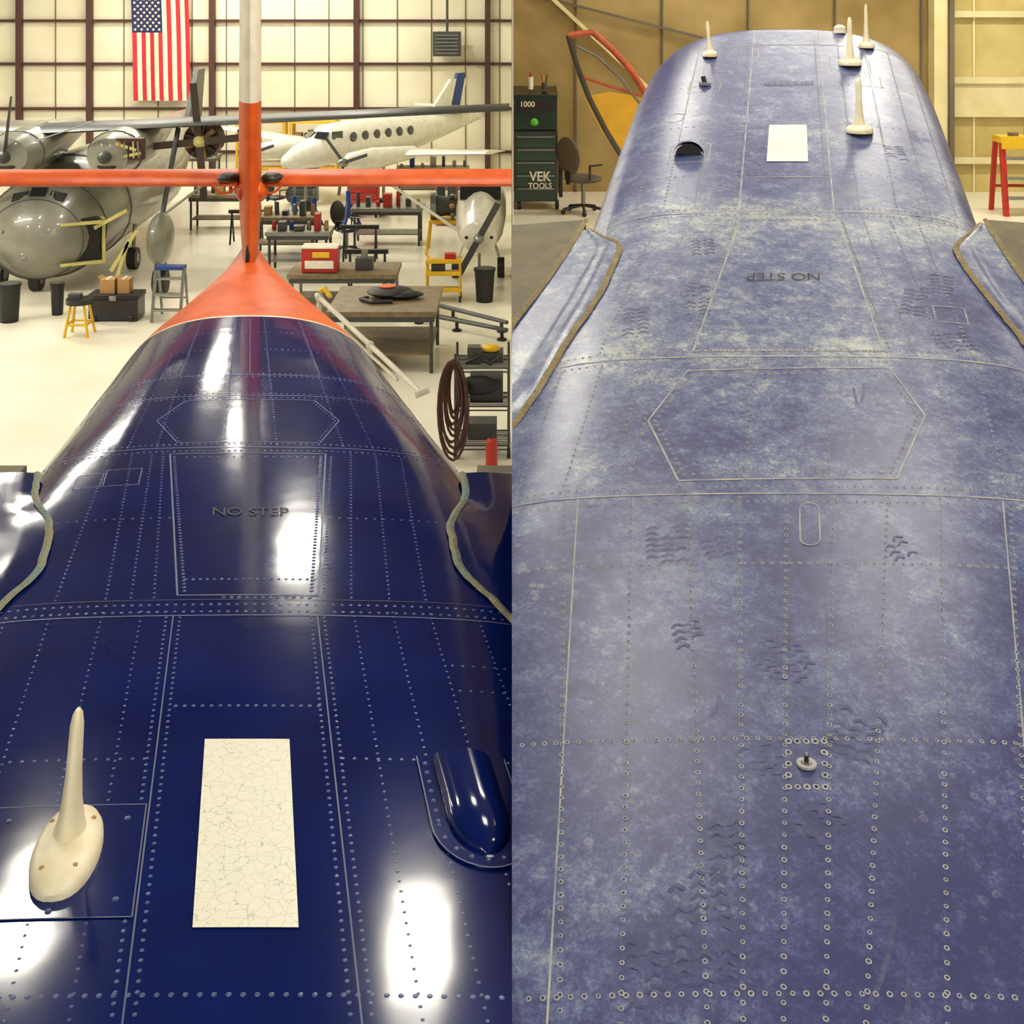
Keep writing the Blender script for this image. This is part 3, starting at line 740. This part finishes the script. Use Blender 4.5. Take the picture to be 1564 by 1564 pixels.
for x,y in((-5.05,30.4),(-4.55,30.1),(-3.9,31.2)):
    m=MB(); m.cyl((x,y,.35),(x,y,.95),.06,bluej,n=12); m.cyl((x,y,.9),(x,y,1.15),.03,steel)
    for a in(.3,2.4,4.5): m.cyl((x+.35*math.cos(a),y+.35*math.sin(a),.02),(x,y,.75),.03,bluej,n=8); m.cyl((x+.35*math.cos(a),y+.35*math.sin(a),.02),(x,y,.35),.02,bluej,n=8); m.cyl((x+.35*math.cos(a),y+.35*math.sin(a),0),(x+.35*math.cos(a),y+.35*math.sin(a),.04),.05,bluej,n=10)
    m.out('tripod_jack')
for x,y in((-3.2,27.6),(-2.75,24.9),(-6.0,29.6)):
    m=MB(); m.box((x,y,.72),(.8,.1,.08),blackgl)
    for sx in(-.33,.33):
        for sy in(-.22,.22): m.cyl((x+sx,y+sy,0),(x+sx,y,.7),.022,blackgl,n=8)
        m.cyl((x+sx,y-.15,.25),(x+sx,y+.15,.25),.015,blackgl,n=8)
    m.out('sawhorse')
# gas cylinders on a dolly, roll-around tool cabinet, engine stand
m=MB()
for sx,mt_ in((-.14,green),(.14,greyd)):
    m.cyl((-1.6+sx,32,.1),(-1.6+sx,32,1.2),.11,mt_,n=14); m.ell((-1.6+sx,32,1.2),(.11,.11,.12),mt_,nu=14); m.cyl((-1.6+sx,32,1.28),(-1.6+sx,32,1.42),.03,steel,n=8)
m.box((-1.6,32.05,.07),(.6,.4,.05),red); m.tube([(-1.85,32.2,.1),(-1.85,32.2,1.3),(-1.35,32.2,1.3),(-1.35,32.2,.1)],.02,red); m.out('gas_cylinder_dolly')
for x,y,mt_ in((-3.75,33.2,red),(-5.6,35.2,greyd)):
    m=MB(); m.box((x,y,.55),(.75,.45,.9),mt_)
    for i in range(5): m.box((x,y-.235,.22+i*.17),(.68,.02,.14),mt_); m.box((x,y-.25,.26+i*.17),(.6,.015,.015),steel)
    for sx in(-.3,.3): m.cyl((x+sx-.03,y,.06),(x+sx+.03,y,.06),.06,black,n=10)
    m.box((x-.15,y,1.06),(.3,.25,.12),blackgl); m.out('rolling_tool_cabinet')
m=MB(); x,y=-1.35,28.6
legs4(m,x,y,.9,.7,.7,.03,yellow,.08); m.box((x,y,.7),(.9,.7,.05),yellow); m.cyl((x-.35,y,1.0),(x+.35,y,1.0),.24,greyd,n=18,r2=.16); m.cyl((x-.42,y,1.0),(x-.3,y,1.0),.3,steel,n=18)
for i in range(6): m.ell((x+.05,y+.22*math.cos(i),1.0+.22*math.sin(i)),(.06,.06,.06),(card,steel,black)[i%3],nu=8,nv=6)
m.out('engine_stand')
m=MB(); x,y=-5.9,22.6
for sx in(-.24,.24):
    m.box((x+sx,y-.15,.44),(.045,.06,.92),steel,rx=-.28); m.box((x+sx*.95,y+.22,.44),(.035,.05,.92),steel,rx=.28)
for i in range(3): m.box((x,y-.22+i*.09,.2+i*.25),(.46,.1,.035),steel)
m.box((x,y+.04,.88),(.5,.22,.06),bluej); m.box((x,y+.3,.3),(.44,.03,.03),steel); m.out('step_ladder')
m=MB(); x,y=-7.1,21.5
m.cyl((x,y,.52),(x,y,.60),.22,blackgl,n=20)
for a in(.78,2.35,3.93,5.5): m.cyl((x+.27*math.cos(a),y+.27*math.sin(a),0),(x+.15*math.cos(a),y+.15*math.sin(a),.54),.025,yellow,n=8)
for a,b in((.78,2.35),(2.35,3.93),(3.93,5.5),(5.5,7.06)): m.cyl((x+.23*math.cos(a),y+.23*math.sin(a),.2),(x+.23*math.cos(b),y+.23*math.sin(b),.2),.02,yellow,n=8)
m.box((x-.07,y,.64),(.2,.14,.08),greyd); m.out('work_stool')
def bin_(x,y,r,h):
    m=MB(); m.cyl((x,y,0),(x,y,h),r*.8,black,r2=r,n=20); m.cyl((x,y,h-.04),(x,y,h+.01),r*1.06,black,n=20); m.cyl((x,y,h),(x,y,h+.012),r*.9,greyd,n=20); return m.out('trash_bin')
bin_(-8.6,22.4,.19,.65); bin_(-.5,23.9,.19,.6); bin_(-7.95,22.9,.12,.55)
m=MB(); m.box((-6.82,22.6,.2),(.85,.45,.36),blackgl); m.box((-6.82,22.6,.42),(.88,.48,.08),black); m.box((-6.82,22.36,.4),(.12,.03,.08),steel); m.cyl((-7.18,22.4,.06),(-7.1,22.4,.06),.06,black); m.cyl((-6.55,22.4,.06),(-6.47,22.4,.06),.06,black); m.out('tool_case',bevel=.01)
for x,y,w in((-6.95,22.6,.25),(-6.68,22.62,.2)):
    m=MB(); m.box((x,y,.46+.12),(w,.25,.24),card); m.box((x,y,.705),(w*.2,.255,.008),white); m.box((x-w*.55,y,.72),(w*.3,.24,.008),card,ry=.6); m.out('cardboard_box')
m=MB(); x,y=-1.25,24.0
for z in(.2,.5,.72): m.box((x,y,z),(.65,.4,.03),yellow); m.box((x,y-.2,z+.03),(.65,.02,.07),yellow)
for sx in(-.3,.3):
    for sy in(-.18,.18): m.cyl((x+sx,y+sy,.1),(x+sx,y+sy,.78),.018,yellow,n=8); m.cyl((x+sx-.02,y+sy,.06),(x+sx+.02,y+sy,.06),.06,black,n=12)
m.box((x-.1,y,.6),(.25,.25,.15),greyd); m.box((x+.12,y,.8),(.2,.2,.12),red); m.out('yellow_cart')
m=MB()
for a,b in(((-1.95,23.5,.18),(-.08,21.6,.18)),((-1.75,22.4,.18),(-.08,21.1,.18))):
    m.cyl(a,b,.045,greyd,r2=.035,n=8)
    for t in(.1,.5,.95):
        p=Vector(a).lerp(Vector(b),t); m.cyl((p.x,p.y,0),p,.03,black,n=8); m.cyl((p.x,p.y,0),(p.x,p.y,.03),.08,black,n=10)
m.out('tow_bar')
m=MB(); x,y=-.36,16.0
for z in(.15,.62,1.08):
    for i in range(9): m.cyl((x-.3,y-.25+i*.0625,z),(x+.3,y-.25+i*.0625,z),.008,greyd,n=6)
    for sy in(-.27,.27): m.cyl((x-.32,y+sy,z),(x+.32,y+sy,z),.014,greyd,n=6); m.cyl((x-.32,y+sy,z-.05),(x+.32,y+sy,z-.05),.01,greyd,n=6)
    for sx in(-.32,.32): m.cyl((x+sx,y-.27,z),(x+sx,y+.27,z),.014,greyd,n=6)
for sx in(-.32,.32):
    for sy in(-.27,.27): m.cyl((x+sx,y+sy,.08),(x+sx,y+sy,1.25),.017,greyd,n=8); m.cyl((x+sx-.02,y+sy,.06),(x+sx+.02,y+sy,.06),.06,black,n=12)
m.box((x+.05,y,.78),(.4,.35,.28),blackgl); m.box((x,y,.27),(.35,.3,.2),greyd); m.box((x+.08,y,1.16),(.35,.3,.12),greyd); m.ell((x+.1,y-.05,1.26),(.12,.1,.05),yellow)
m.box((x-.1,y-.1,1.2),(.16,.16,.2),greyd); m.ell((x-.05,y-.2,.85),(.25,.08,.12),black)
m.tube([(x-.2,y-.2,1.12),(x-.05,y-.25,1.2),(x+.1,y-.25,1.12),(x+.22,y-.2,1.2)],.02,black); m.out('wire_shelf_cart')
m=MB()
for q in range(9):
    cx=x-.33+random.uniform(-.02,.02); dz=.30+.045*q; pts=[]
    for i in range(21):
        a=2*math.pi*i/20; pts.append((cx-.02+(.05+.016*q)*math.cos(a),y-.34-.012*q,.84-.1*q*.27+dz*.9*math.sin(a)))
    m.tube(pts,.018,brownh,n=6)
m.out('air_hose_coil')
m=MB(); m.cyl((x+.12,y-.6,.0),(x+.12,y-.6,.3),.07,red,n=14); m.ell((x+.12,y-.6,.3),(.07,.07,.05),red); m.cyl((x+.12,y-.6,.3),(x+.12,y-.6,.4),.02,blackgl); m.out('fire_extinguisher')
m=MB(); a=Vector((-2.45,16.4,1.81)); b=Vector((-.98,14.1,1.27)); m.cyl(a,b,.030,lamph,n=12)
m.cyl(b+Vector((-.06,-.02,-.02)),b+Vector((.08,.02,.03)),.038,lamph,n=12)
for t in(.03,.55):
    p=a.lerp(b,t); m.cyl((p.x,p.y,0),p,.03,lamph,n=10); m.cyl((p.x,p.y,0),(p.x,p.y,.02),.1,lamph,n=12)
    m.ell(p,(.05,.05,.05),lamph)
m.tube([a+Vector((.05,-.05,.05)),a+Vector((.12,-.1,.1)),a+Vector((.2,-.2,.02))],.03,yellow); m.cyl(a.lerp(b,.3)+Vector((0,0,-.12)),a.lerp(b,.8)+Vector((0,0,-.1)),.02,lamph)
m.out('guard_rail')
for x,y in((-7.6,39.8),(-6.0,39.8)):
    m=MB()
    for sx in(-.7,.7):
        for sy in(-.3,.3): m.cyl((x+sx,y+sy,0),(x+sx,y+sy,1.9),.04,yellow,n=8)
    for z in(.4,1.1,1.8): m.box((x,y,z),(1.45,.65,.06),yellow)
    for i in range(4): m.box((x-.5+i*.33,y,1.3),(.25,.4,.32),(card,greyd,white,red)[i])
    m.out('storage_rack')
def chair(x,y,z0,mt,rz=0,name='office_chair'):
    m=MB(Matrix.Translation((x,y,z0))@Matrix.Rotation(rz,4,'Z'))
    for i in range(5):
        a=2*math.pi*i/5; p=(.3*math.cos(a),.3*math.sin(a),.07); m.cyl((0,0,.12),p,.022,blackgl,n=8); m.ell((p[0],p[1],.035),(.035,.035,.035),black)
    m.cyl((0,0,.1),(0,0,.45),.028,steel); 
    m.ell((0,0,.49),(.27,.27,.065),mt); m.ell((0,.27,.83),(.25,.06,.27),mt,R=Matrix.Rotation(-.12,3,'X')); m.box((0,.27,.58),(.06,.03,.3),blackgl)
    for sx in(-.27,.27): m.tube([(sx,.1,.5),(sx,.1,.7),(sx,-.12,.7)],.016,blackgl)
    return m.out(name)
chair(-6.0,33.2,0,blackgl,2.5); chair(-3.6,28.6,0,blackgl,1)

# ================================================================== RIGHT BAY
goldw=mat('gold_foil_insulation',srgb(176,152,98),.35,metal=.35,c2=srgb(142,118,68),scale=.9,bump=.35,bscale=2.2)
crm=mat('cream_girt',srgb(226,216,168),.5,c2=srgb(212,200,148),scale=2)
paleins=mat('pale_insulation',srgb(210,194,130),.45,metal=.1,c2=srgb(186,166,100),scale=1.2,bump=.3,bscale=2.5)
fz=2.5
slab('floor',(9.02,8,fz-.1),(18,26,.2),floorm)
slab('wall_back',(9.02,20.65,6),(18,.3,7.2),goldw)
slab('wall_right',(18.1,8,6),(.2,26,7.2),goldw)
slab('ceiling',(9.02,8,9.6),(18,26,.2),goldw)
slab('wall_partition',(0,31,4.75),(.01,20.2,9.5),wallm)
slab('wall_partition',(0,15.9,6.0),(.008,9.4,7.0),goldw)
B=MB()
B.box((12.3,20.48,6),(11.4,.05,7),paleins)
for z,h in((5.28,.10),(4.25,.10),(3.72,.08),(6.4,.15),(3.0,.10)): B.box((12.3,20.40,z),(11.3,.08,h),crm)
B.box((12.3,20.43,3.98),(11.3,.05,.5),crm)
for i in range(5): B.box((1.0+i*1.35,20.47,6),(.03,.04,7),ceilm)
for i in range(8): B.box((7.2+i*1.1,20.43,6),(.03,.04,7),crm)
B.box((6.6,20.3,6),(.2,.3,7),crm); B.box((6.75,20.12,6),(.07,.1,7),ceilm)
B.box((3,20.4,4.9),(5.5,.06,.04),ceilm,ry=.25); B.box((1.3,20.4,4.9),(2.6,.08,.06),crm,ry=.75)
B.out('trim_wall_girts')
lampr=mat('lamp_diffuser_bay',warm,.5,c2=warm,emit=42)
for x,y in((.6,6.5),(2.9,7.5),(1.4,13.5),(4.5,14),(8,8),(8.5,14),(2.5,2),(5.5,1.5)): lamp(x,y,8.9,.6,1.1,lampr)

m=MB(); x0,yf=.02,18.7
m.box((x0+.32,yf+.3,fz+.62),(.62,.6,1.0),green)
for i in range(5):
    m.box((x0+.32,yf-.012,fz+.24+i*.185),(.57,.02,.165),mat('green_drawer',srgb(22,54,38),.3,coat=.5)); m.box((x0+.32,yf-.03,fz+.305+i*.185),(.54,.02,.016),steel)
m.box((x0+.32,yf+.36,fz+1.38),(.62,.45,.5),green); m.box((x0+.32,yf+.4,fz+1.66),(.64,.5,.05),blackgl,rx=.2)
m.box((x0+.32,yf+.12,fz+1.48),(.5,.02,.18),blackgl); m.ell((x0+.3,yf+.12,fz+1.24),(.06,.02,.06),mat('bright_green',srgb(90,180,40),.5))
m.box((x0+.68,yf+.3,fz+.55),(.05,.5,.75),blackgl)
for sx in(.08,.62):
    m.cyl((x0+sx-.02,yf+.08,fz+.07),(x0+sx+.03,yf+.08,fz+.07),.07,black,n=16); m.cyl((x0+sx-.025,yf+.08,fz+.07),(x0+sx+.035,yf+.08,fz+.07),.03,steel,n=12)
TC=m.out('tool_chest',bevel=.006)
text_mesh('chest_number','1000',lambda x,y:Vector((x0+.2+x*.11,yf+.10,fz+1.50+y*.11)),white,TC,.01)
text_mesh('chest_label_top','VEK',lambda x,y:Vector((x0+.38+x*.17,yf-.045,fz+.48+y*.19)),white,TC,.02)
text_mesh('chest_label_bottom','TOOLS',lambda x,y:Vector((x0+.38+x*.105,yf-.045,fz+.35+y*.11)),white,TC,.015)
m=MB(); c=(x0+.25,yf+.35,fz+1.70); m.cyl(c,(c[0],c[1],c[2]+.18),.04,white,n=14); m.cyl((c[0],c[1],c[2]+.18),(c[0],c[1],c[2]+.25),.015,red,n=10); m.out('spray_bottle')
m=MB(); c=(x0+.45,yf+.35,fz+1.70); m.cyl(c,(c[0],c[1],c[2]+.1),.04,greyd,n=14)
for i in range(4): m.cyl((c[0]-.02+i*.013,c[1],c[2]+.08),(c[0]-.04+i*.03,c[1],c[2]+.22),.007,(red,yellow,steel,blackgl)[i],n=6)
m.out('pen_cup')
chair(1.0,18.4,fz,chairm,2.2)
m=MB(); x,y=7.12,18.4
m.box((x,y,fz+1.05),(.62,.34,.09),yellow); m.box((x,y-.16,fz+.97),(.6,.03,.09),yellow)
for sx in(-.27,.27):
    m.box((x+sx,y-.17,fz+.51),(.07,.07,1.04),red,rx=-.16); m.box((x+sx,y+.24,fz+.51),(.06,.06,1.04),red,rx=.16)
for i in range(3): m.box((x,y-.24+i*.05,fz+.25+i*.27),(.52,.1,.035),steel)
m.box((x-.1,y-.05,fz+1.12),(.12,.1,.05),wood); m.cyl((x+.1,y,fz+1.1),(x+.1,y,fz+1.22),.03,card)
m.box((x,y+.3,fz+.35),(.5,.03,.04),red); m.out('step_stool_ladder')
# detached cockpit door frame on a stand (x,z measured from its lower hinge)
m=MB(); Yp=17.0
dm=mat('door_frame_orange',srgb(186,84,44),.5,c2=srgb(150,70,44),scale=8)
pp=lambda a,b:Vector((a,Yp,b))
m.tube([pp(.73,5.04),pp(1.05,5.08),pp(1.30,4.86),pp(1.56,4.57),pp(1.85,4.1)],.042,dm)
m.tube([pp(.73,5.04),pp(.83,4.69),pp(1.0,4.23),pp(1.22,3.8),pp(1.43,3.46)],.035,greyd)
m.tube([pp(.85,4.9),pp(1.1,4.78),pp(1.4,4.5),pp(1.7,4.1)],.02,steel)
poly=[pp(.94,4.24),pp(1.26,4.31),pp(1.73,4.23),pp(1.94,3.46),pp(1.43,3.44),pp(1.16,3.8)]
m.add(poly+[p+Vector((0,.04,0)) for p in poly],[tuple(range(6)),tuple(range(11,5,-1))]+[(i,i+6,(i+1)%6+6,(i+1)%6) for i in range(6)],mat('yellow_door',srgb(222,172,40),.4))
m.tube([pp(.92,4.5),pp(1.2,4.4),pp(1.7,4.25)],.02,dm)
for a in(1.51,1.9): m.cyl((a,Yp,fz),(a,Yp,3.48),.03,greyd); m.cyl((a,Yp-.3,fz+.03),(a,Yp+.3,fz+.03),.03,greyd)
m.out('airplane_door_frame')

# ------------------------------------------------------------------ ambient + camera
w=bpy.data.worlds.new('hangar_ambient'); S.world=w; w.use_nodes=True
w.node_tree.nodes['Background'].inputs[0].default_value=(1,.95,.82,1); w.node_tree.nodes['Background'].inputs[1].default_value=.6
def area(x,y,z,sx,sy,p,rot=(0,0,0)):  # unseen fill light added to brighten the bays, no real fixture
    l=bpy.data.lights.new('fill_light','AREA'); l.shape='RECTANGLE'; l.size=sx; l.size_y=sy; l.energy=p; l.color=(1,.95,.82)
    o=bpy.data.objects.new('fill_area_light',l); o.location=(x,y,z); o.rotation_euler=rot; COL.objects.link(o)
area(-8,37,9.2,8,.4,1000); area(-14,28,9.2,8,.4,1400); area(-16,18,9.2,8,.4,1300); area(-3,-4,9.2,4,.5,450); area(6,-3,9.2,4,.5,350); area(6,17,9.2,6,.4,500)
cam=bpy.data.cameras.new('camera'); co=bpy.data.objects.new('camera',cam); COL.objects.link(co)
co.location=(0,0,EYE); co.rotation_euler=(math.pi/2,0,0)
cam.sensor_width=36; cam.lens=36*2000/1564; cam.shift_y=-.5; cam.clip_end=200; cam.clip_start=.05
S.camera=co
